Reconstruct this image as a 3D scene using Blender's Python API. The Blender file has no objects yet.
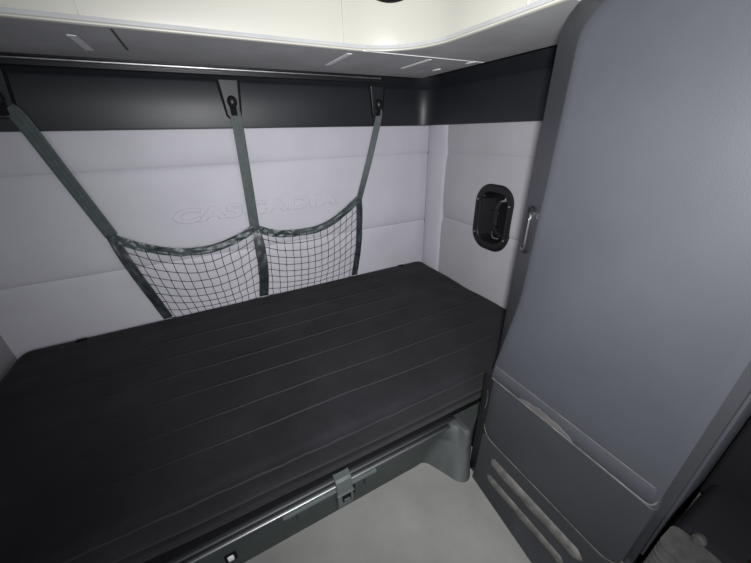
import bpy, bmesh, math, random
from mathutils import Vector, Matrix, noise
random.seed(4)
SC = bpy.context.scene
COL = SC.collection

# ------------------------------------------------------------------ helpers
def tag(o, label=None, cat=None, group=None, kind=None):
    if label: o['label'] = label
    if cat: o['category'] = cat
    if group: o['group'] = group
    if kind: o['kind'] = kind
    return o

def empty(name, loc=(0, 0, 0)):
    o = bpy.data.objects.new(name, None)
    o.empty_display_size = .05
    COL.objects.link(o)
    o.location = loc
    return o

def obj(name, bm, mat, parent=None, smooth=True, angle=35):
    """link bm (world coordinates) as one mesh, its origin at its own centre"""
    bmesh.ops.recalc_face_normals(bm, faces=bm.faces)
    me = bpy.data.meshes.new(name)
    lo = Vector((1e9,)*3); hi = -lo
    for v in bm.verts:
        for i in range(3):
            lo[i] = min(lo[i], v.co[i]); hi[i] = max(hi[i], v.co[i])
    c = (lo+hi)/2
    bmesh.ops.translate(bm, verts=bm.verts, vec=-c)
    if smooth:
        for f in bm.faces: f.smooth = True
        for e in bm.edges:
            if len(e.link_faces) == 2 and e.calc_face_angle(0) > math.radians(angle):
                e.smooth = False
    bm.to_mesh(me); bm.free()
    me.materials.append(mat)
    o = bpy.data.objects.new(name, me)
    COL.objects.link(o)
    off = Vector((0, 0, 0))
    if parent:
        p = parent
        while p:
            off += Vector(p.location); p = p.parent
        o.parent = parent
    o.location = c-off
    return o

def flip_ok(bm): return bm

def box(bm, x0, x1, y0, y1, z0, z1, bev=0, seg=2):
    r = bmesh.ops.create_cube(bm, size=1)
    vs = r['verts']
    for v in vs:
        v.co = Vector((x0+(v.co.x+.5)*(x1-x0), y0+(v.co.y+.5)*(y1-y0), z0+(v.co.z+.5)*(z1-z0)))
    if bev:
        es = list({e for v in vs for e in v.link_edges})
        bmesh.ops.bevel(bm, geom=es, offset=bev, segments=seg, profile=.5, affect='EDGES')
    return bm

def loft(bm, rings, closed=True, cap0=False, cap1=False):
    R = [[bm.verts.new(p) for p in r] for r in rings]
    n = len(R[0])
    for a, b in zip(R[:-1], R[1:]):
        for i in range(n if closed else n-1):
            j = (i+1) % n
            bm.faces.new((a[i], a[j], b[j], b[i]))
    if cap0: bm.faces.new(R[0])
    if cap1: bm.faces.new(R[-1])
    return R

def tube(bm, pts, r, n=6, caps=True):
    pts = [Vector(p) for p in pts]
    rings = []
    for i, p in enumerate(pts):
        t = (pts[min(i+1, len(pts)-1)]-pts[max(i-1, 0)]).normalized()
        a = t.cross(Vector((0, 0, 1)))
        if a.length < .1: a = t.cross(Vector((0, 1, 0)))
        a.normalize(); b = t.cross(a)
        rr = r[i] if isinstance(r, (list, tuple)) else r
        rings.append([p+a*rr*math.cos(k*2*math.pi/n)+b*rr*math.sin(k*2*math.pi/n) for k in range(n)])
    loft(bm, rings, True, caps, caps)

def lathe(bm, prof, origin, axis, n=20):
    """prof: (distance along axis, radius)"""
    ax = Vector(axis).normalized()
    a = ax.cross(Vector((0, 0, 1)))
    if a.length < .1: a = ax.cross(Vector((0, 1, 0)))
    a.normalize(); b = ax.cross(a)
    o = Vector(origin)
    loft(bm, [[o+ax*d+a*r*math.cos(k*2*math.pi/n)+b*r*math.sin(k*2*math.pi/n) for k in range(n)] for d, r in prof], True, True, True)

def smoothpath(pts, k=8):
    """Catmull-Rom through pts"""
    P = [Vector(p) for p in pts]
    P = [P[0]*2-P[1]]+P+[P[-1]*2-P[-2]]
    out = []
    for i in range(1, len(P)-2):
        a, b, c, d = P[i-1:i+3]
        for s in range(k):
            t = s/k
            out.append(.5*((2*b)+(c-a)*t+(2*a-5*b+4*c-d)*t*t+(3*b-a-3*c+d)*t**3))
    out.append(P[-2])
    return out

def rrect(w, h, r, n=8):
    """rounded rectangle outline, centred, counter-clockwise, (u, v)"""
    out = []
    for cx, cy, a0 in ((w/2-r, h/2-r, 0), (-w/2+r, h/2-r, 90), (-w/2+r, -h/2+r, 180), (w/2-r, -h/2+r, 270)):
        for k in range(n+1):
            a = math.radians(a0+90*k/n)
            out.append((cx+r*math.cos(a), cy+r*math.sin(a)))
    return out

def lerp(a, b, t): return a+(b-a)*t
def clamp(x, a=0., b=1.): return max(a, min(b, x))
def sstep(a, b, x):
    t = clamp((x-a)/(b-a)); return t*t*(3-2*t)

# ------------------------------------------------------------------ materials
def mat(name, col, rough=.6, metal=0., spec=.5, var=.0, vscale=6., bump=.0, bscale=300., bdist=.002, col2=None, sheen=0., ridge=None):
    m = bpy.data.materials.new(name); m.use_nodes = True
    nt = m.node_tree; N = nt.nodes; L = nt.links
    b = N['Principled BSDF']
    b.inputs['Roughness'].default_value = rough
    b.inputs['Metallic'].default_value = metal
    b.inputs['Specular IOR Level'].default_value = spec
    b.inputs['Base Color'].default_value = (*col, 1)
    if sheen:
        b.inputs['Sheen Weight'].default_value = sheen
        b.inputs['Sheen Roughness'].default_value = .5
    tc = N.new('ShaderNodeTexCoord')
    if var or col2:
        n = N.new('ShaderNodeTexNoise'); n.inputs['Scale'].default_value = vscale
        n.inputs['Detail'].default_value = 5; n.inputs['Roughness'].default_value = .6
        r = N.new('ShaderNodeValToRGB')
        r.color_ramp.elements[0].position = .35; r.color_ramp.elements[1].position = .68
        c2 = col2 or tuple(c*(1+var) for c in col)
        c1 = col if col2 else tuple(c*(1-var) for c in col)
        r.color_ramp.elements[0].color = (*c1, 1); r.color_ramp.elements[1].color = (*c2, 1)
        L.new(tc.outputs['Object'], n.inputs['Vector'])
        L.new(n.outputs['Fac'], r.inputs['Fac']); L.new(r.outputs['Color'], b.inputs['Base Color'])
    if bump:
        n = N.new('ShaderNodeTexNoise'); n.inputs['Scale'].default_value = bscale
        n.inputs['Detail'].default_value = 3
        bp = N.new('ShaderNodeBump'); bp.inputs['Strength'].default_value = bump
        bp.inputs['Distance'].default_value = bdist
        L.new(tc.outputs['Object'], n.inputs['Vector'])
        L.new(n.outputs['Fac'], bp.inputs['Height']); L.new(bp.outputs['Normal'], b.inputs['Normal'])
    return m

M = {}
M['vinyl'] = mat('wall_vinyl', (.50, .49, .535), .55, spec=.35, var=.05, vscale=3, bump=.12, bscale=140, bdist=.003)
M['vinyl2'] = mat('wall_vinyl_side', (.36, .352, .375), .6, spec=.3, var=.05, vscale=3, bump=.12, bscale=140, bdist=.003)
M['cream'] = mat('cream_plastic', (.56, .55, .485), .38, spec=.4, var=.015, vscale=4)
M['soffit'] = mat('soffit_grey', (.46, .465, .47), .6, spec=.4, var=.10, vscale=5, bump=.1, bscale=200)
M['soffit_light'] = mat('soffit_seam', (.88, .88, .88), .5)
M['valance'] = mat('valance_plastic', (.016, .017, .021), .42, spec=.38, var=.08, vscale=5, bump=.06, bscale=350)
M['black'] = mat('black_plastic', (.010, .010, .012), .4, spec=.4)
M['matte'] = mat('matte_black', (.006, .006, .007), .8, spec=.15)
M['steel'] = mat('bright_steel', (.72, .72, .74), .28, metal=1, var=.3, vscale=18)
M['dullsteel'] = mat('dull_steel', (.38, .39, .40), .35, metal=1)
M['strap'] = mat('webbing', (.052, .066, .068), .55, spec=.4, var=.2, vscale=40, bump=.3, bscale=500)
M['bind'] = mat('binding_webbing', (.030, .036, .040), .38, spec=.5, var=.5, vscale=26, bump=.2, bscale=400)
M['binding'] = mat('scalloped_webbing', (.022, .028, .030), .4, spec=.5, col2=(.085, .105, .108), vscale=13, bump=.2, bscale=400)
M['cord'] = mat('net_cord', (.010, .011, .013), .7, spec=.2)
M['floor'] = mat('floor_vinyl', (.20, .20, .190), .75, spec=.25, col2=(.27, .265, .25), vscale=3.2, bump=.25, bscale=260)
M['base'] = mat('base_plastic', (.038, .045, .043), .58, spec=.5, var=.14, vscale=9, bump=.1, bscale=200)
M['base_light'] = mat('base_plastic_pale', (.10, .115, .113), .4, spec=.5, var=.1, vscale=9)
M['seat'] = mat('seat_cloth', (.008, .008, .010), .85, spec=.15, bump=.3, bscale=300)
M['bellows'] = mat('bellows_rubber', (.045, .044, .042), .8, spec=.3, var=.3, vscale=30)
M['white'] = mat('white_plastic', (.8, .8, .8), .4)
M['red'] = mat('red_plastic', (.12, .004, .005), .4)
M['lit_wear'] = mat('lit_worn_plastic', (.060, .061, .058), .65, spec=.3, col2=(.15, .145, .135), vscale=22, bump=.2, bscale=120)  # pale mottled tone: wear, plus lit edges put into the colour
M['bronze'] = mat('bronze_recess', (.035, .030, .028), .4, spec=.5)

# cabinet plastic with fine grain; worn patch on the lip by its own material
M['cab'] = mat('cabinet_plastic', (.045, .048, .056), .5, spec=.4, var=.07, vscale=4.5, bump=.10, bscale=420, bdist=.0012)
M['cabdark'] = mat('cabinet_plastic_dark', (.034, .036, .040), .5, spec=.4, var=.08, vscale=6, bump=.1, bscale=400, bdist=.0012)
M['cablow'] = mat('cabinet_lower_plastic', (.033, .036, .041), .5, spec=.4, var=.08, vscale=5, bump=.1, bscale=420, bdist=.0012)
M['wear'] = mat('cabinet_lip_worn', (.075, .075, .082), .5, spec=.4, col2=(.105, .10, .095), vscale=18, bump=.1, bscale=300)

# mattress cloth
def mattress_mat():
    m = mat('mattress_cloth', (.0128, .0122, .0146), .85, spec=.16, var=.28, vscale=5, sheen=.06)
    nt = m.node_tree; N = nt.nodes; L = nt.links
    b = N['Principled BSDF']; tc = N['Texture Coordinate']
    n = N.new('ShaderNodeTexNoise'); n.inputs['Scale'].default_value = 700
    n2 = N.new('ShaderNodeTexNoise'); n2.inputs['Scale'].default_value = 14; n2.inputs['Detail'].default_value = 4
    mx = N.new('ShaderNodeMath'); mx.operation = 'MULTIPLY_ADD'; mx.inputs[1].default_value = .35
    bp = N.new('ShaderNodeBump'); bp.inputs['Strength'].default_value = .35; bp.inputs['Distance'].default_value = .004
    L.new(tc.outputs['Object'], n.inputs['Vector']); L.new(tc.outputs['Object'], n2.inputs['Vector'])
    L.new(n.outputs['Fac'], mx.inputs[0]); L.new(n2.outputs['Fac'], mx.inputs[2])
    L.new(mx.outputs[0], bp.inputs['Height']); L.new(bp.outputs['Normal'], b.inputs['Normal'])
    return m
M['mattress'] = mattress_mat()
M['piping'] = mat('mattress_piping_lit', (.023, .0225, .026), .75, spec=.25)  # paler than the cloth: highlight along the seams put into the colour

# ------------------------------------------------------------------ setting
WY, WX, WL = 1.605, 1.172, -.86          # back wall, right wall, left wall
bm = bmesh.new(); box(bm, -1.3, 1.30, -1.2, 1.70, -.03, 0)
tag(obj('floor', bm, M['floor'], smooth=False), kind='structure')

def quilt(a0, a1, z0, z1, seams, puff, posf, hole=None, step=.012, wr=0.0, vseams=()):
    """upholstered sheet; posf(a, z, d) -> world point, d is how far it swells out"""
    bm = bmesh.new()
    na = int((a1-a0)/step)
    zs = [z0+(z1-z0)*i/int((z1-z0)/.01) for i in range(int((z1-z0)/.01)+1)]
    for s in seams:
        zs = [z for z in zs if abs(z-s) > .008]+[s, s-.003, s+.003, s-.007, s+.007]
    zs.sort()
    As = [a0+(a1-a0)*i/na for i in range(na+1)]
    V = {}
    for i, a in enumerate(As):
        for j, z in enumerate(zs):
            dz = min([abs(z-s) for s in seams]+[9])
            d = puff*(1-math.exp(-dz/.025))-.0015*math.exp(-(dz/.004)**2)
            for s in vseams:
                d -= puff*.8*math.exp(-abs(a-s)/.012)
            d += wr*noise.noise(Vector((a*5, z*7, 3.1)))
            V[i, j] = bm.verts.new(posf(a, z, d))
    for i in range(na):
        for j in range(len(zs)-1):
            if hole and hole((As[i]+As[i+1])/2, (zs[j]+zs[j+1])/2): continue
            bm.faces.new((V[i, j], V[i+1, j], V[i+1, j+1], V[i, j+1]))
    bmesh.ops.delete(bm, geom=[v for v in bm.verts if not v.link_faces], context='VERTS')
    return bm

wb = obj('wall_back', quilt(WL, 1.19, 0, 1.30, (1.08, .68), .010, lambda a, z, d: (a, WY-d, z), wr=.004), M['vinyl'], angle=60)
tag(wb, kind='structure')
hy, hz = 1.034, .815                      # centre of the release-handle recess
def in_hole(a, z):
    return abs(a-hy) < .098 and abs(z-hz) < .138 and not (abs(a-hy) > .06 and abs(z-hz) > .10)
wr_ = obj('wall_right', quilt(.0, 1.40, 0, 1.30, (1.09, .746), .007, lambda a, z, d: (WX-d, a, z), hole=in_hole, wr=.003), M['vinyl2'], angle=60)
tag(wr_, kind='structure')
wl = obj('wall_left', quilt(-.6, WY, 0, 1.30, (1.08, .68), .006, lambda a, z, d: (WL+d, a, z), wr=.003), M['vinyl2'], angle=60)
tag(wl, kind='structure')
# padded corner strip between back wall and right wall
bm = bmesh.new()
rings = []
for z in [0, .3, .42, .5, .6, .7, .8, .9, 1.0, 1.1, 1.2, 1.3]:
    r = []
    for k in range(13):
        t = k/12
        y = lerp(1.398, 1.570, t)
        r.append((WX-.004-.013*math.sin(math.pi*t)**.45, y, z))
    r += [(WX+.02, 1.570, z), (WX+.02, 1.398, z)]
    rings.append(r)
loft(bm, rings, True, True, True)
tag(obj('trim_2', bm, M['vinyl'], angle=50), kind='structure')

# raised lettering moulded into the back wall
fc = bpy.data.curves.new('letters', 'FONT'); fc.body = 'CASCADIA'
fc.size = .080; fc.offset = .0022; fc.extrude = .0034; fc.bevel_depth = .0026; fc.bevel_resolution = 2
fc.space_character = 1.06; fc.shear = .12
fo = bpy.data.objects.new('letters', fc); COL.objects.link(fo)
bpy.context.view_layer.update()
me = bpy.data.meshes.new_from_object(fo.evaluated_get(bpy.context.evaluated_depsgraph_get()))
bpy.data.objects.remove(fo)
bm = bmesh.new(); bm.from_mesh(me); bpy.data.meshes.remove(me)
xs = [v.co.x for v in bm.verts]; x0, x1 = min(xs), max(xs)
for v in bm.verts:
    t = (v.co.x-x0)/(x1-x0)
    v.co = Vector((lerp(-.165, .60, t), WY-.0095-v.co.z, .850+.006*t+v.co.y))
lt = obj('raised_lettering', bm, M['vinyl'], wb, angle=60)
tag(lt, 'raised letters the same colour as the wall')

# dark valance that runs round the back and right walls under the shelf
path = [(WL, 1.568)]+[(lerp(WL, 1.06, k/6), 1.568) for k in range(1, 7)]
for k in range(1, 11):
    a = math.radians(90-90*k/10)
    path.append((1.06+.088*math.cos(a), 1.48+.088*math.sin(a)))
path += [(1.148, y) for y in (1.35, 1.2, 1.05, .9, .75, .6, .53)]
def sweep(path, prof, closed_prof=False):
    """prof: (offset to the outside (left of travel), z)"""
    rings = []
    P = [Vector((x, y, 0)) for x, y in path]
    for i, p in enumerate(P):
        t = (P[min(i+1, len(P)-1)]-P[max(i-1, 0)]).normalized()
        nrm = Vector((-t.y, t.x, 0))
        if 0 < i < len(P)-1:
            t1 = (P[i]-P[i-1]).normalized(); t2 = (P[i+1]-P[i]).normalized()
            n1 = Vector((-t1.y, t1.x, 0)); mm = (n1+Vector((-t2.y, t2.x, 0))).normalized()
            nrm = mm/max(.5, mm.dot(n1))
        rings.append([p+nrm*o+Vector((0, 0, z)) for o, z in prof])
    return rings
bm = bmesh.new()
prof = [(.022, 1.226), (.006, 1.222), (.001, 1.224), (0, 1.230), (0, 1.30), (0, 1.385), (.004, 1.394), (.010, 1.400), (.014, 1.46), (.022, 1.46)]
loft(bm, sweep(path, prof), True, True, True)
tag(obj('trim_1', bm, M['valance'], angle=50), kind='structure')

# ------------------------------------------------------------------ overhead shelf
sh = tag(empty('overhead_shelf', (.2, 1.3, 1.43)), 'overhead shelf running round two walls, cream front above a grey underside', 'shelf')
fp = [(WL, 1.085)]+[(lerp(WL, .50, k/8), 1.085) for k in range(1, 9)]
for k in range(1, 13):
    a = math.radians(90-90*k/12)
    fp.append((.50+.215*math.cos(a), .865+.22*math.sin(a)))
fp += [(.718, y) for y in (.75, .65, .58, .525)]
# underside slab
bm = bmesh.new()
outer = [(WL, 1.49), (1.05, 1.49), (1.05, .525)]
inner = fp
ring = [Vector((x, y, 1.43)) for x, y in outer]+[Vector((x, y, 1.43)) for x, y in reversed(inner)]
v0 = [bm.verts.new(p) for p in ring]
f = bm.faces.new(v0)
r = bmesh.ops.extrude_face_region(bm, geom=[f])
for v in r['geom']:
    if isinstance(v, bmesh.types.BMVert): v.co.z = 1.446
bmesh.ops.triangulate(bm, faces=bm.faces)
obj('underside_panel', bm, M['soffit'], sh, smooth=False)
# light joints across the underside, and its panel seam toward the right wall
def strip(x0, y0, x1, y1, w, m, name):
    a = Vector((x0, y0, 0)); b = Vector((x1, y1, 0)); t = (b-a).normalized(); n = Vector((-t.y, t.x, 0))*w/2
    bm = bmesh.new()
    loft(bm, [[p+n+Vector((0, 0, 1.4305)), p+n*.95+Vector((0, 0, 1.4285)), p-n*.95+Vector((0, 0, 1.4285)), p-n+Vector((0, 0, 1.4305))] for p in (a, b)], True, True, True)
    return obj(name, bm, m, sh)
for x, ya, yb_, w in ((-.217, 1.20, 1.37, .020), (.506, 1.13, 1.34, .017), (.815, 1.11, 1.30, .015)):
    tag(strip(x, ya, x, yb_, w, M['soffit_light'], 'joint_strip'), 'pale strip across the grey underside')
bm = bmesh.new(); box(bm, -.205, -.125, 1.085, 1.40, 1.4285, 1.4305, .0006, 1)
obj('cover_strip', bm, M['soffit'], sh)
strip(-.12, 1.10, -.12, 1.33, .005, M['valance'], 'joint_strip')
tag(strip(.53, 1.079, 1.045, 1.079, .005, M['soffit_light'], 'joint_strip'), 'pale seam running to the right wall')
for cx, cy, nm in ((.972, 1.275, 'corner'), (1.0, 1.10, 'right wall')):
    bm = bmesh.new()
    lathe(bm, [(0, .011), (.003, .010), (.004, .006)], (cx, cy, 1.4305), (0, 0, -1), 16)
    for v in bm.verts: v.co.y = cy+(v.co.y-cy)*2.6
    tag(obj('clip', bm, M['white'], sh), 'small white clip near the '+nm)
# cream fascia
bm = bmesh.new()
prof = [(.012, 1.445), (.012, 1.430), (-.003, 1.4288), (-.0055, 1.4305), (-.0058, 1.433), (-.004, 1.4355), (.0035, 1.439), (.0005, 1.456),
        (.001, 1.50), (.004, 1.56), (.012, 1.64), (.026, 1.69), (.055, 1.72), (.10, 1.735), (.30, 1.74), (.30, 1.75), (.02, 1.75), (.0, 1.70)]
prof = prof[:15]+[(.30, 1.725), (.11, 1.722), (.065, 1.708), (.04, 1.68), (.026, 1.63), (.018, 1.56), (.014, 1.50)]
def fascia_pt(i, o, z):
    return None
loft(bm, sweep(fp, prof), True, True, True)
obj('cream_fascia', bm, M['cream'], sh, angle=40)
for i, (x, y, ax) in enumerate(((-.17, 1.0843, 'x'), (.468, 1.0843, 'x'), (.7172, .626, 'y'))):
    bm = bmesh.new()
    if ax == 'x': box(bm, x-.0012, x+.0012, y-.0012, y+.004, 1.446, 1.56)
    else: box(bm, x-.0012, x+.004, y-.0012, y+.0012, 1.446, 1.56)
    obj('panel_gap', bm, M['cream'], sh, smooth=False)
# dark oval opening high on the rounded corner of the fascia
def along(s):
    P = [Vector((x, y, 0)) for x, y in fp]; acc = 0
    for a, b in zip(P[:-1], P[1:]):
        l = (b-a).length
        if acc+l >= s:
            t = (b-a).normalized(); return a.lerp(b, (s-acc)/l), Vector((-t.y, t.x, 0))
        acc += l
    return P[-1], Vector((1, 0, 0))
s_c = 1.36+.125
bm = bmesh.new()
rings = []
for k, (sc_, off) in enumerate(((1.0, .002), (1.0, -.006), (.93, -.008), (.88, -.004), (.5, -.003), (.08, -.003))):
    r = []
    for q in range(36):
        a = q*2*math.pi/36
        p, n = along(s_c+.088*sc_*math.cos(a))
        z = 1.600+.050*sc_*math.sin(a)
        r.append(p+n*(off+.006*sstep(1.5, 1.66, z))+Vector((0, 0, z)))
    rings.append(r)
loft(bm, rings, True, False, True)
tag(obj('oval_vent', bm, M['matte'], sh), 'black oval vent')
# dark backing above the gap between underside and walls
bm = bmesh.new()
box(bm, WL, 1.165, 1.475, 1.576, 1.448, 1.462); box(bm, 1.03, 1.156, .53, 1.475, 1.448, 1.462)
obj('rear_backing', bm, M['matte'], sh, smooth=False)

# metal rail in the gap
rl = tag(empty('metal_rail', (.05, 1.53, 1.42)), 'thin bright metal rail under the overhead shelf along the back wall', 'rail')
bm = bmesh.new()
box(bm, WL+.01, .84, 1.522, 1.536, 1.4215, 1.4265, .001, 1)
obj('bright_strip', bm, M['steel'], rl)
bm = bmesh.new()
box(bm, WL+.01, .86, 1.515, 1.548, 1.4265, 1.447, .002, 1); box(bm, WL+.01, .86, 1.544, 1.552, 1.408, 1.43, .001, 1)
obj('track', bm, M['black'], rl)

# ------------------------------------------------------------------ strap brackets on the valance
def bracket(cx, dx, label, strap_dir):
    y0 = 1.5665
    t = tag(empty('strap_bracket', (cx, y0, 1.33)), label, 'bracket', 'strap brackets on the valance')
    # plate outline: wider at the top
    out = [(-.040, 1.394), (.040, 1.394), (.027, 1.272), (.020, 1.262), (-.020, 1.262), (-.027, 1.272)]
    bm = bmesh.new()
    loft(bm, [[(cx+dx*(z-1.33)+a*1.13, y, z+(-.003 if z < 1.3 else 0)) for a, z in out] for y in (y0, y0-.003)], True, True, True)
    tag(obj('dark_rim', bm, M['matte'], t, smooth=False), 'black surround of the plate')  # black border that draws the dark gap round the plate
    bm = bmesh.new()
    loft(bm, [[(cx+dx*(z-1.33)+a*s, y, z) for a, z in out] for y, s in ((y0-.002, .92), (y0-.006, .92), (y0-.008, .84))], True, True, True)
    obj('plate', bm, M['valance'], t, smooth=False)
    kx = cx+dx*(-.015)
    bm = bmesh.new()
    lathe(bm, [(0, .016), (.006, .0165), (.012, .019), (.020, .0175), (.026, .012), (.029, .004)], (kx, y0-.008, 1.318), (0, -1, 0), 18)
    for v in bm.verts: v.co.z = 1.318+(v.co.z-1.318)*1.2
    k = obj('knob', bm, M['black'], t)
    bm = bmesh.new()
    box(bm, kx-.013, kx+.013, y0-.018, y0-.006, 1.268, 1.303, .004)
    obj('knob_stem', bm, M['matte'], t)
    return t
bracket(-.525, 0.0, 'strap bracket with black knob on the dark valance, nearest the left edge', 0)
bracket(.163, 0.0, 'strap bracket with black knob on the dark valance, holding the middle strap', 0)
bracket(.838, 0.0, 'strap bracket with black knob on the dark valance, nearest the right corner', 0)

# ------------------------------------------------------------------ storage net
net = tag(empty('storage_net', (.15, 1.56, .43)), 'black storage net with two mesh pockets hung by straps on the grey back wall', 'storage net')
def ribbon(name, pts, w, m, parent, th=.0022, ripple=0., facing=(0, -1, 0), ridges=3, k=8, twist=None):
    P = smoothpath(pts, k)
    F = Vector(facing)
    bm = bmesh.new(); rings = []
    n = len(P)
    for i, p in enumerate(P):
        t = (P[min(i+1, n-1)]-P[max(i-1, 0)]).normalized()
        f = F.copy()
        if twist: f = Matrix.Rotation(twist(i/(n-1)), 3, t) @ f
        s = t.cross(f).normalized(); f = s.cross(t).normalized()
        ww = w(i/(n-1)) if callable(w) else w
        q = []
        m_ = 10
        for j in range(m_+1):
            u = j/m_-.5
            b = th*.35*abs(math.sin(ridges*math.pi*(u+.5)))
            q.append(p+s*u*ww+f*(th/2+b+ripple*noise.noise(Vector((i*.35, u*2, 7)))))
        for j in range(m_, -1, -1):
            u = j/m_-.5
            q.append(p+s*u*ww-f*(th/2-ripple*noise.noise(Vector((i*.35, u*2, 7)))))
        rings.append(q)
    loft(bm, rings, True, True, True)
    return obj(name, bm, m, parent, angle=50)
yn = 1.552
ribbon('strap', [(-.512, 1.553, 1.29), (-.49, yn, 1.25), (-.44, yn, 1.06), (-.383, yn, .845)], .045, M['strap'], net)
ribbon('strap', [(.163, 1.553, 1.295), (.168, yn, 1.25), (.163, yn, 1.02), (.156, yn, .78)], .043, M['strap'], net)
ribbon('strap', [(.838, 1.553, 1.295), (.838, yn, 1.26), (.780, yn, 1.07), (.712, yn, .872)], .032, M['strap'], net, twist=lambda t: .5*math.sin(math.pi*t))
for pts, w in (([(-.385, yn, .850), (-.365, yn-.008, .73), (-.330, yn-.010, .58), (-.300, 1.563, .4255)], .038),
               ([(.156, yn-.003, .792), (.163, yn-.014, .70), (.158, yn-.018, .58), (.138, 1.563, .4255)], .046),
               ([(.710, yn, .880), (.704, yn-.010, .76), (.688, yn-.012, .60), (.664, 1.563, .4255)], .036)):
    tag(ribbon('side_strap', pts, w, M['bind'], net, ripple=.005), 'dark webbing edge beside a mesh pocket')
bandL = [(-.385, .838), (-.335, .806), (-.275, .776), (-.172, .742), (-.053, .734), (.061, .758), (.150, .795)]
bandR = [(.160, .795), (.189, .780), (.248, .758), (.321, .748), (.454, .750), (.57, .789), (.708, .876)]
def bulge(u): return -.020*math.sin(math.pi*clamp(u))**.8
for bd in (bandL, bandR):
    pts = [(x, yn+bulge((x-bd[0][0])/(bd[-1][0]-bd[0][0]))*.8-.002, z-.002) for x, z in bd]
    tag(ribbon('top_binding', pts, .036, M['binding'], net, ripple=.009, k=9), 'scalloped webbing along the top of a pocket')
def curve_at(bd, x):
    P = smoothpath([(a, 0, z) for a, z in bd], 10)
    for a, b in zip(P[:-1], P[1:]):
        if a.x <= x <= b.x: return lerp(a.z, b.z, (x-a.x)/max(1e-6, b.x-a.x))
    return P[0].z if x < P[0].x else P[-1].z
def pocket(bd, xl0, xl1, xr0, xr1, nc, nr):
    """xl0/xl1: left edge at the top / the bottom, xr0/xr1 right edge"""
    def P(u, v):
        xt = lerp(xl0, xr0, u); xb = lerp(xl1, xr1, u)
        zt = curve_at(bd, xt)-.006
        zb = .4265
        x = lerp(xt, xb, v)+.004*noise.noise(Vector((u*7, v*7, bd[0][0])))
        z = lerp(zt, zb, v)-.030*math.sin(math.pi*u)*math.sin(math.pi*v)*.5+.004*noise.noise(Vector((u*6, v*6, 4+bd[0][0])))
        y = yn+bulge(u)*(.8+.9*math.sin(math.pi*clamp(v*.9)))-.004+.014*v**3
        return Vector((x, min(y, 1.570), z))
    bm = bmesh.new()
    for i in range(nc+1):
        u = i/nc
        tube(bm, [P(u, v/24) for v in range(25)], .00135, 5)
    for j in range(1, nr+1):
        v = j/nr
        tube(bm, [P(u/36, v+.02*math.sin(math.pi*u/36)) for u in range(37)], .00135, 5)
    for i in range(1, nc):
        for j in range(1, nr):
            bmesh.ops.create_icosphere(bm, subdivisions=1, radius=.0026, matrix=Matrix.Translation(P(i/nc, j/nr+.02*math.sin(math.pi*i/nc))))
    return obj('mesh_pocket', bm, M['cord'], net)
pocket(bandL, -.372, -.304, .145, .130, 13, 8)
pocket(bandR, .170, .150, .702, .664, 14, 9)

# ------------------------------------------------------------------ mattress
mt = tag(empty('mattress', (.17, 1.08, .212)), 'long black cloth bunk mattress with lengthwise stitched seams', 'mattress')
MX0, MX1, MY0, MY1, MZ0, MZ1 = -.825, 1.152, .600, 1.571, .226, .420
seams = (.725, .838, .972, 1.092, 1.216, 1.34, 1.46)
def yback(x):
    r = .05
    if x < MX0+r: return MY1-r+math.sqrt(max(0, r*r-(MX0+r-x)**2))*1.0
    r = .05
    if x > MX1-r: return MY1-r+math.sqrt(max(0, r*r-(x-MX1+r)**2))
    return MY1
def yfront(x):
    r = .03
    b = MY0+.012*sstep(.3, -.8, x)
    if x > MX1-r: return b+r-math.sqrt(max(0, r*r-(x-MX1+r)**2))
    if x < MX0+r: return b+r-math.sqrt(max(0, r*r-(MX0+r-x)**2))
    return b
ys = sorted(set([round(MY0+.03+i*.014, 4) for i in range(int((MY1-MY0-.06)/.014)+1)]+[round(s+d, 4) for s in seams for d in (-.012, -.008, -.005, -.0025, 0, .0025, .005, .008, .012)]))
def section(x, ins):
    """ins: fillet inset towards the end caps"""
    yf, yb = yfront(x)+ins, yback(x)-ins
    zt, zb = MZ1-ins, MZ0+ins*.5
    rf, rb = .026, .012
    q = []
    # front face, bottom to top
    for z in (zb, zb+.01, .26, .284, .288, .291, .294, .298, .32, .35, zt-rf-.012):
        d = .004*math.exp(-((z-.291)/.004)**2)
        q.append((yf+d+.004*noise.noise(Vector((x*4, z*9, 1)))-.005*math.sin(math.pi*clamp((z-zb)/(zt-zb)))+.024*(1-clamp((z-zb)/(zt-rf-zb)))**1.3, z))
    for k in range(7):
        a = math.pi/2*k/6
        q.append((yf+rf*(1-math.cos(a)), zt-rf+rf*math.sin(a)))
    u0, u1 = MY0+.03, MY1-.03
    for y0 in ys[1:-1]:
        y = lerp(yf+rf, yb-rb, (y0-u0)/(u1-u0)) if False else yf+rf+(yb-rb-yf-rf)*(y0-u0)/(u1-u0)
        # seams keep to straight lines while the front edge wanders
        dmin = min(abs(y0-s-.006*noise.noise(Vector((x*2.2, s*9, 2)))) for s in seams)
        fade = sstep(-.62, -.25, x)*.75+.25
        z = zt-.0008*fade*math.exp(-(dmin/.005)**2)+.0006*fade*math.exp(-((dmin-.010)/.005)**2)
        z += .0012*(1-math.exp(-(dmin/.035)**2))
        z += .0055*noise.noise(Vector((x*2.6, y0*4.0, 9)))+.0022*noise.noise(Vector((x*11, y0*9, 5)))
        q.append((y, z))
    for k in range(7):
        a = math.pi/2*k/6
        q.append((yb-rb+rb*math.sin(a), zt-rb+rb*math.cos(a)))
    q += [(yb, .30), (yb, zb+.01), (yb-.01, zb)]
    return [Vector((x, y, z)) for y, z in q]
bm = bmesh.new(); rings = []
r = .028
for k in range(7):
    a = math.pi/2*k/6
    rings.append(section(MX0+r*(1-math.cos(a))+1e-5, r*(1-math.sin(a))))
nx = 150
for i in range(1, nx): rings.append(section(lerp(MX0+r, MX1-r, i/nx), 0))
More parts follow.
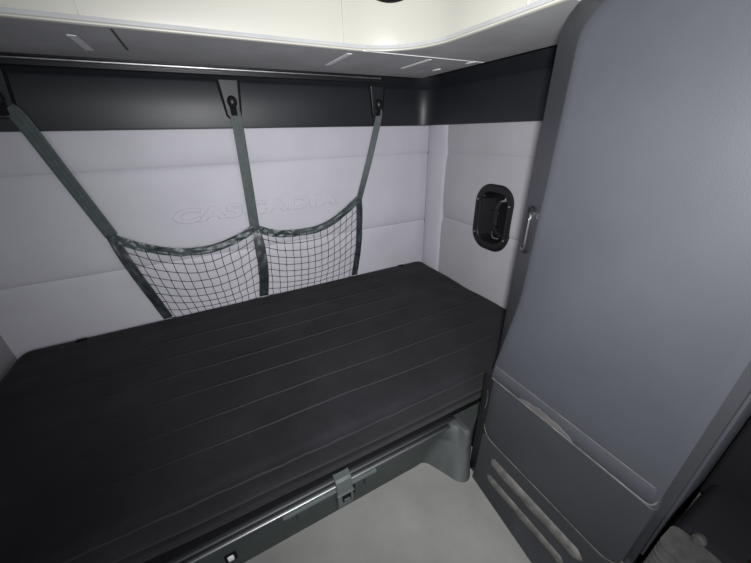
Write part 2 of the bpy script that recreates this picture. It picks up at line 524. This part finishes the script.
for k in range(6, -1, -1):
    a = math.pi/2*k/6
    rings.append(section(MX1-r*(1-math.cos(a))-1e-5, r*(1-math.sin(a))))
loft(bm, rings, True, True, True)
obj('cover', bm, M['mattress'], mt, angle=60)
for s_ in seams[:6]:  # paler tubes put the seams' highlight, fading leftward, into colour and shape
    bm = bmesh.new(); pts = []
    for i in range(81):
        x = lerp(-.42, MX1-.035, i/80)
        yy = s_+.006*noise.noise(Vector((x*2.2, s_*9, 2)))
        yf, yb = yfront(x), yback(x)
        y = yf+.026+(yb-.03-yf-.026)*(yy-MY0-.03)/(MY1-MY0-.06)
        pts.append((x, y, MZ1+.0008+.0055*noise.noise(Vector((x*2.6, yy*4.0, 9)))+.0022*noise.noise(Vector((x*11, yy*9, 5)))))
    tube(bm, pts, [.0026*sstep(0, .35, i/80)+.0004 for i in range(81)], 6)
    obj('lit_stitched_seam', bm, M['piping'], mt)
for x in (-.62, .985):
    bm = bmesh.new(); box(bm, x-.02, x+.02, 1.535, 1.560, .414, .426, .006, 3)
    obj('corner_tab', bm, M['matte'], mt)
bm = bmesh.new()
tube(bm, [(lerp(MX0+.05, MX1-.03, i/60), yfront(lerp(MX0+.05, MX1-.03, i/60))+.0005+.001*math.sin(i), MZ1-.030+.0015*math.sin(i*1.7)) for i in range(61)], .0038, 7)
tag(obj('edge_piping', bm, M['piping'], mt), 'corded piping along the front top edge')

# ------------------------------------------------------------------ bunk base
bb = tag(empty('bunk_base', (.1, .8, 0)), 'low grey-green plastic bunk base with metal edge under the black mattress', 'bunk base')
bm = bmesh.new()
box(bm, WL+.01, 1.155, .66, 1.57, .02, .205, .004)
box(bm, WL+.01, .80, .640, .665, .172, .212, .003)
box(bm, WL+.05, 1.14, .665, 1.55, .20, .2155, .003)
box(bm, .80, 1.155, .53, .600, .0, .205, .003)  # added black filler that keeps the gap beside the cabinet dark
box(bm, .742, .802, .531, .606, .0, .140, .002)  # added black block covering lit floor so the gap stays dark
tag(obj('platform', bm, M['matte'], bb), 'dark platform under the mattress, with added black fillers in the gap')
# front panel: lofted from a straight top line to a bottom line that swings out at the right end
bm = bmesh.new()
def panel_line(t, h):
    """t along (0..1), h height 0..1 -> x, y"""
    bot = [(-.85, .630), (-.3, .630), (.2, .630), (.46, .630), (.525, .626), (.560, .570), (.590, .508), (.620, .490), (.646, .498), (.664, .520), (.72, .585), (.80, .64)]
    top = [(-.85, .630), (-.3, .630), (.2, .630), (.46, .630), (.60, .630), (.640, .627), (.665, .612), (.678, .585), (.690, .571), (.708, .571), (.76, .600), (.84, .640)]
    return bot, top
bot, top = panel_line(0, 0)
pb = smoothpath([(x, y, 0) for x, y in bot], 8); pt = smoothpath([(x, y, 0) for x, y in top], 8)
rows = []
for z in (0, .006, .03, .06, .09, .098, .102, .125, .134, .140, .143):
    h = z/.143
    row = []
    for a, b in zip(pb, pt):
        e = h**.9
        x = lerp(a.x, b.x, e); y = lerp(a.y, b.y, e)
        if z > .098: y -= .004*sstep(.66, .6, x)
        if z > .134: y += (z-.134)*.6
        row.append((x, y, z))
    rows.append(row)
# top ledge running back under the mattress
rows.append([(x, max(y+.03, .655), .150) for x, y, z in rows[-1]])
loft(bm, rows, False)
obj('front_panel', bm, M['base'], bb, angle=40)
bm = bmesh.new()
loft(bm, [[(x, y, z) for y, z in ((.632, .163), (.626, .167), (.626, .172), (.632, .174), (.645, .172))] for x in (WL+.02, .2, .45, .668)], True, True, True)
obj('upper_rail', bm, M['dullsteel'], bb)
bm = bmesh.new()
loft(bm, [[(x, y, z) for y, z in ((.628, .136), (.622, .139), (.622, .144), (.628, .147), (.645, .145))] for x in (WL+.02, .2, .45, .64)], True, True, True)
obj('lower_rail', bm, M['dullsteel'], bb)
for x0, x1 in ((.262, .312), (.02, .06)):
    bm = bmesh.new(); box(bm, x0, x1, .6205, .632, .070, .122, .003)
    tag(obj('raised_pad', bm, M['base'], bb), 'square pad on the panel')
bm = bmesh.new(); box(bm, -.02, .305, .614, .634, .124, .134, .002)
obj('ledge_bar', bm, M['base_light'], bb)
# latch
la = None
bm = bmesh.new()
prof = [(.640, .186), (.618, .186), (.610, .178), (.607, .150), (.604, .120), (.606, .080), (.612, .040), (.620, .028), (.632, .028)]
rings = []
for x, s in ((.155, 0), (.158, 1), (.206, 1), (.209, 0)):
    rings.append([(x+.10*(.12-z)*.0, y-(.002 if s else 0), z) for y, z in prof])
loft(bm, rings, True, True, True)
la = tag(obj('latch', bm, M['base_light'], bb, angle=30), 'pale grey plastic latch with a dark square slot')
bm = bmesh.new(); box(bm, .169, .200, .5985, .606, .082, .113, .002)
obj('slot', bm, M['matte'], la)
bm = bmesh.new(); box(bm, .174, .195, .5965, .601, .088, .098, .001)
obj('release_tab', bm, M['base_light'], la)
bm = bmesh.new(); box(bm, .152, .212, .596, .607, .122, .128, .002)
obj('hinge_pin', bm, M['base_light'], la)
bm = bmesh.new(); box(bm, .213, .224, .622, .634, .062, .104, .002)
obj('catch', bm, M['matte'], bb)
bm = bmesh.new(); box(bm, -.190, -.172, .622, .633, .054, .077, .004)
tag(obj('button', bm, M['white'], bb), 'small white square button')
bm = bmesh.new(); box(bm, -.197, -.165, .626, .632, .046, .084, .004)
obj('button_surround', bm, M['matte'], bb)

# ------------------------------------------------------------------ release handle in the right wall
rh = tag(empty('release_handle', (WX, hy, hz)), 'black recessed release handle with four screws set in the right wall', 'handle')
X0 = WX-.012
oa = rrect(.226, .305, .085, 10)
def R2(sx, x, w=.222, h=.312, r=.085): return [Vector((x, hy+a, hz+b)) for a, b in rrect(w, h, r, 10)]
bm = bmesh.new()
loft(bm, [R2(1, X0+.012), R2(1, X0+.002), R2(1, X0-.003, .218, .297, .081), R2(1, X0-.004, .196, .275, .072), R2(1, X0-.002, .166, .245, .060), R2(1, X0+.004, .158, .237, .056)], True)
obj('bezel', bm, M['black'], rh, angle=40)
bm = bmesh.new()
loft(bm, [R2(1, X0+.004, .160, .239, .057), R2(1, X0+.030, .150, .228, .054), R2(1, X0+.062, .135, .21, .05), R2(1, X0+.072, .10, .17, .04)], True, False, True)
obj('recess', bm, M['matte'], rh)
bm = bmesh.new()   # sloped left cheek of the recess
loft(bm, [[(X0+.004, hy+.082, z), (X0+.004, hy+.060, z), (X0+.055, hy+.034, z), (X0+.060, hy+.060, z)] for z in (hz-.09, hz-.05, hz, hz+.05, hz+.085)], True, True, True)
obj('cheek', bm, M['black'], rh)
bm = bmesh.new()
tube(bm, smoothpath([(X0+.045, hy-.045, hz+.085), (X0+.022, hy-.020, hz+.075), (X0+.018, hy-.010, hz+.02), (X0+.020, hy-.014, hz-.05), (X0+.040, hy-.030, hz-.085)], 6), .012, 10)
lv = obj('latch_lever', bm, M['black'], rh)
bm = bmesh.new()
tube(bm, smoothpath([(X0+.028, hy+.022, hz+.035), (X0+.010, hy-.005, hz+.045), (X0+.012, hy-.035, hz+.025)], 6), .005, 8)
obj('thumb_catch', bm, M['black'], lv)
bm = bmesh.new()
tube(bm, smoothpath([(X0+.030, hy+.010, hz-.070), (X0+.014, hy-.015, hz-.092), (X0+.014, hy-.050, hz-.090)], 6), .004, 8)
obj('cable_end', bm, M['dullsteel'], lv)
for dy, dz in ((.094, .078), (-.094, .072), (.092, -.085), (-.092, -.086)):
    bm = bmesh.new(); lathe(bm, [(0, .005), (.003, .0048), (.0045, .002)], (X0-.003, hy+dy, hz+dz), (-1, 0, 0), 12)
    tag(obj('screw', bm, M['steel'], rh), 'bright screw head')

# ------------------------------------------------------------------ tall cabinet
cb = tag(empty('cabinet', (.9, .28, 0)), 'tall dark grey plastic cabinet with rounded door beside the bunk', 'cabinet')
bm = bmesh.new()
box(bm, .739, 1.16, .052, .515, .0, 1.60, .006)
obj('body', bm, M['cabdark'], cb)

def door_outline(inner, zb=.49, zt=1.437, n=9):
    """(y, z) counter-clockwise seen from the aisle"""
    out = []
    rt = .075
    def yl(z):
        if not inner: return .541
        return lerp(.497, .456, clamp((z-.53)/.26)) if z < .79 else lerp(.456, .451, clamp((z-.79)/.3))
    yr = .064 if inner else .0712
    zt_ = zt-(.030 if inner else 0)
    # left side upward
    for k in range(25):
        z = lerp(zb, zt_-rt, k/24); out.append((yl(z), z))
    c = (yl(zt_)-rt, zt_-rt)
    for k in range(1, n+1):
        a = math.radians(90*k/n); out.append((c[0]+rt*math.cos(a), c[1]+rt*math.sin(a)))
    c = (yr+.03, zt_-.03)
    for k in range(n+1):
        a = math.radians(90+90*k/n); out.append((c[0]+.03*math.cos(a), c[1]+.03*math.sin(a)))
    for k in range(1, 25):
        z = lerp(zt_-.03, zb+.03, k/24); out.append((yr, z))
    c = (yr+.03, zb+.03)
    for k in range(1, n+1):
        a = math.radians(180+90*k/n); out.append((c[0]+.03*math.cos(a), c[1]+.03*math.sin(a)))
    return out
ZA = .546
o_out = door_outline(False); o_in = door_outline(True)
def ring_at(x, t):
    return [Vector((x, lerp(a[0], b[0], t), lerp(a[1], b[1], t))) for a, b in zip(o_out, o_in)]
bm = bmesh.new()
rings = [ring_at(.737, 0), ring_at(.731, 0), ring_at(.727, .05), ring_at(.668, .94), ring_at(.6625, 1.0)]
cen = (.27, .95)
rings.append([Vector((.6605, cen[0]+(b[0]-cen[0])*.975, cen[1]+(b[1]-cen[1])*.99)) for b in o_in])
rings.append([Vector((.6600, cen[0]+(b[0]-cen[0])*.90, cen[1]+(b[1]-cen[1])*.96)) for b in o_in])
loft(bm, rings, True, True, True)
door = obj('door', bm, M['cab'], cb, angle=38)
# lower lip of the door: a shallow step, bottom edge worn and its highlight painted in
bm = bmesh.new()
yA, yB = .070, .478
loft(bm, [[(.6604, lerp(.074, .487, u), ZA), (.6592, lerp(.074, .487, u), ZA-.002), (.6585, lerp(.070, .492, u), ZA-.028), (.6600, lerp(.070, .494, u), .497), (.6640, lerp(.072, .494, u), .491), (.668, lerp(.072, .494, u), .492), (.668, lerp(.072, .494, u), ZA)] for u in [i/20 for i in range(21)]], True, True, True)
obj('lip', bm, M['cab'], door, angle=40)
bm = bmesh.new()
tube(bm, [(.664, .0655, .520), (.662, .067, .507), (.6605, .072, .498)]+[(.6600, lerp(.080, .492, i/30), .4945+.0005*math.sin(i*2.1)) for i in range(31)], .0019, 7)
tag(obj('lit_worn_edge', bm, M['lit_wear'], door), 'pale scuffed bottom edge with its highlight painted in')
bm = bmesh.new()
tube(bm, [(.6597, lerp(.078, .487, i/20), ZA) for i in range(21)], .0009, 6)
tag(obj('crease', bm, M['lit_wear'], door), 'thin pale crease above the lip')
bm = bmesh.new()   # scuffed patch in the middle of the lip
pts = []
for i in range(25):
    u = i/24; y = lerp(.395, .235, u)
    pts.append((y, .497, .497+.020*math.sin(math.pi*u)**.6*(1+.35*noise.noise(Vector((u*9, 1, 1))))))
loft(bm, [[(.6592, y, z0), (.6580, y, z0+.0006), (.6576, y, max(z1, z0+.001)), (.6592, y, max(z1, z0+.001)+.0008)] for y, z0, z1 in pts], True, True, True)
tag(obj('scuff', bm, M['wear'], door), 'brownish scuffed patch')
# finger pull on the door's far edge
bm = bmesh.new()
def chamf(y): return .7-(.518-y)*.6     # x of the chamfer at y
P0 = Vector((.694, .497, .967))
ax_s = Vector((-.067, -.090, 0)).normalized()     # across the chamfer, toward the door face
ax_n = Vector((-.090, .067, 0)).normalized()      # outwards
def hp(u, v, d): return P0+ax_s*u+Vector((0, 0, v))+ax_n*d
out = rrect(.046, .118, .016, 6)
loft(bm, [[hp(a, b, -.006) for a, b in out], [hp(a, b, .0035) for a, b in out], [hp(a*.85, b*.94, .0045) for a, b in out], [hp(a*.75, b*.90, .001) for a, b in out]], True, True, True)
hd = tag(obj('finger_pull', bm, M['black'], door, angle=40), 'black recessed finger pull')
bm = bmesh.new()
tube(bm, smoothpath([hp(-.010, -.050, .004), hp(.010, -.050, .006), hp(.0175, -.040, .0065), hp(.019, 0, .007), hp(.019, .036, .0065), hp(.014, .046, .005)], 6), .0034, 8)
tag(obj('bright_edge', bm, M['dullsteel'], hd), 'shiny metal edge')

# lower panel
bm = bmesh.new()
def low_out(ins):
    r = .045
    y0, y1, z0, z1 = .060+ins, .494-ins, .236+ins, .488-ins*.3
    out = [(y1, z) for z in [lerp(z0+r, z1, k/6) for k in range(7)]]
    out += [(y0, z) for z in [lerp(z1, z0+r, k/6) for k in range(7)]]
    for k in range(1, 9):
        a = math.radians(180+90*k/8); out.append((y0+r+r*math.cos(a), z0+r+r*math.sin(a)))
    for k in range(0, 8):
        a = math.radians(270+90*k/8); out.append((y1-r+r*math.cos(a), z0+r+r*math.sin(a)))
    return out
loft(bm, [[Vector((x, a, b)) for a, b in low_out(i)] for x, i in ((.735, .012), (.672, .0), (.666, .003), (.6645, .008), (.664, .03))], True, True, True)
lp = obj('lower_panel', bm, M['cablow'], cb, angle=38)
bm = bmesh.new()
tube(bm, [(.6655, a, b) for a, b in low_out(.002)[13:]+low_out(.002)[:1]], .0018, 6)
tag(obj('panel_edge', bm, M['lit_wear'], lp), 'pale lower edge')  # paler line along the panel's lower edge
# side stile beside the panel at the bunk
bm = bmesh.new()
box(bm, .670, .738, .490, .529, .0, .489, .003)
obj('stile', bm, M['black'], cb)
bm = bmesh.new()
tube(bm, smoothpath([(.6695, .506, .345), (.6688, .503, .362), (.6688, .503, .400), (.6695, .507, .425)], 5), .0022, 6)
tag(obj('stile_clip', bm, M['dullsteel'], cb), 'thin bright clip')
# plinth with two horizontal ridges, standing slightly askew
bm = bmesh.new()
def px(y): return lerp(.622, .652, clamp((y-.2)/.3, -1, 1.2))
rings = []
for i in range(13):
    y = lerp(.05, .492, i/12)
    rings.append([(.72, y, 0), (px(y)+.002, y, 0), (px(y), y, .010), (.660, y, .060), (.664, y, .20), (.664, y, .234), (.72, y, .234)])
loft(bm, rings, True, True, True)
pl = obj('plinth', bm, M['cabdark'], cb, angle=40)
for zc, y0, y1, h in ((.160, .118, .447, .023), (.078, .145, .447, .019)):  # paler than the plinth: the ridges' lit look is put into the colour
    bm = bmesh.new(); rings = []
    for i in range(17):
        u = i/16; y = lerp(y0, y1, u)
        e = min(1, math.sqrt(max(0.02, 1-max(0, abs(u-.5)*2-.94)**2/.0036)))
        rings.append([(.666-e*.014*math.sin(math.pi*k/8), y, zc-e*h*math.cos(math.pi*k/8)) for k in range(9)])
    loft(bm, rings, True, True, True)
    tag(obj('ridge', bm, M['lit_wear'], pl, angle=60), 'raised ridge with its lit tone painted in')

# mouldings on the cabinet's end toward the seats
bm = bmesh.new(); box(bm, .745, .753, .047, .054, .25, 1.58, .002)
obj('end_bead', bm, M['cab'], cb)
bm = bmesh.new(); box(bm, .775, 1.02, .0475, .054, .27, 1.56, .003)
obj('end_panel', bm, M['cab'], cb)

# ------------------------------------------------------------------ black seat at the lower right
st = tag(empty('seat', (.95, -.25, 0)), 'black cloth seat at the lower right, beyond the grey cabinet', 'seat')
bm = bmesh.new(); box(bm, .93, 1.14, -.48, .0465, .36, .70, .012, 3)
obj('backrest', bm, M['seat'], st)
bm = bmesh.new(); box(bm, .745, 1.14, -.50, .034, .10, .42, .02, 3)
obj('side_cover', bm, M['seat'], st)
bm = bmesh.new(); box(bm, .76, 1.10, -.46, .01, 0, .12, .01)
obj('pedestal', bm, M['matte'], st)
bm = bmesh.new()
lathe(bm, [(0, .010), (.008, .012), (.014, .011), (.018, .006)], (.747, -.002, .425), (-1, 0, .2), 16)
tag(obj('knob', bm, M['bellows'], st), 'round grey knob')
bm = bmesh.new(); box(bm, .715, .748, -.085, -.062, .455, .47, .004)
tag(obj('lever', bm, M['red'], st), 'small red lever')
bm = bmesh.new(); rings = []
for i in range(25):
    u = i/24; z = lerp(.22, .42, u); w = .007*math.cos(i*math.pi)
    rings.append([Vector((.700+a*1.0, -.005+b, z)) for a, b in rrect(.060+w*2, .070+w*2, .015, 3)])
loft(bm, rings, True, True, True)
tag(obj('bellows', bm, M['bellows'], st, angle=20), 'grey ribbed rubber bellows')

# ------------------------------------------------------------------ light
def light(name, typ, loc, target, power, **kw):
    l = bpy.data.lights.new(name, typ); l.energy = power
    for k, v in kw.items(): setattr(l, k, v)
    o = bpy.data.objects.new(name, l); COL.objects.link(o); o.location = loc
    o.rotation_euler = (Vector(target)-Vector(loc)).to_track_quat('-Z', 'Y').to_euler()
    return o
light('flash', 'SPOT', (.0, -.03, 1.235), (.645, .72, .885), 92, spot_size=math.radians(144), spot_blend=1.0, shadow_soft_size=.03, color=(.98, .98, 1.0))
light('windshield_daylight', 'AREA', (.45, -1.5, 1.42), (.45, 1.2, 1.15), 20, shape='RECTANGLE', size=2.2, size_y=.6, color=(.95, .98, 1.0))
w = bpy.data.worlds.new('world'); SC.world = w; w.use_nodes = True
w.node_tree.nodes['Background'].inputs['Color'].default_value = (.80, .88, 1.0, 1)
w.node_tree.nodes['Background'].inputs['Strength'].default_value = .10

# ------------------------------------------------------------------ camera
cam = bpy.data.cameras.new('camera'); cam.sensor_width = 36; cam.sensor_fit = 'HORIZONTAL'
cam.lens = 309.57/751*36; cam.clip_start = .01
co = bpy.data.objects.new('camera', cam); COL.objects.link(co)
yaw, pit, rol = .47602328, -.4520634, -.02178256
fwd = Vector((math.sin(yaw)*math.cos(pit), math.cos(yaw)*math.cos(pit), math.sin(pit)))
rt = Vector((math.cos(yaw), -math.sin(yaw), 0)); up = rt.cross(fwd)
r2 = rt*math.cos(rol)+up*math.sin(rol); u2 = -rt*math.sin(rol)+up*math.cos(rol)
mw = Matrix((r2, u2, -fwd)).transposed().to_4x4(); mw.translation = (0, 0, 1.2)
co.matrix_world = mw
SC.camera = co
vs = SC.view_settings
vs.view_transform = 'Standard'; vs.look = 'None'; vs.exposure = 0.0; vs.gamma = 1; vs.use_curve_mapping = False
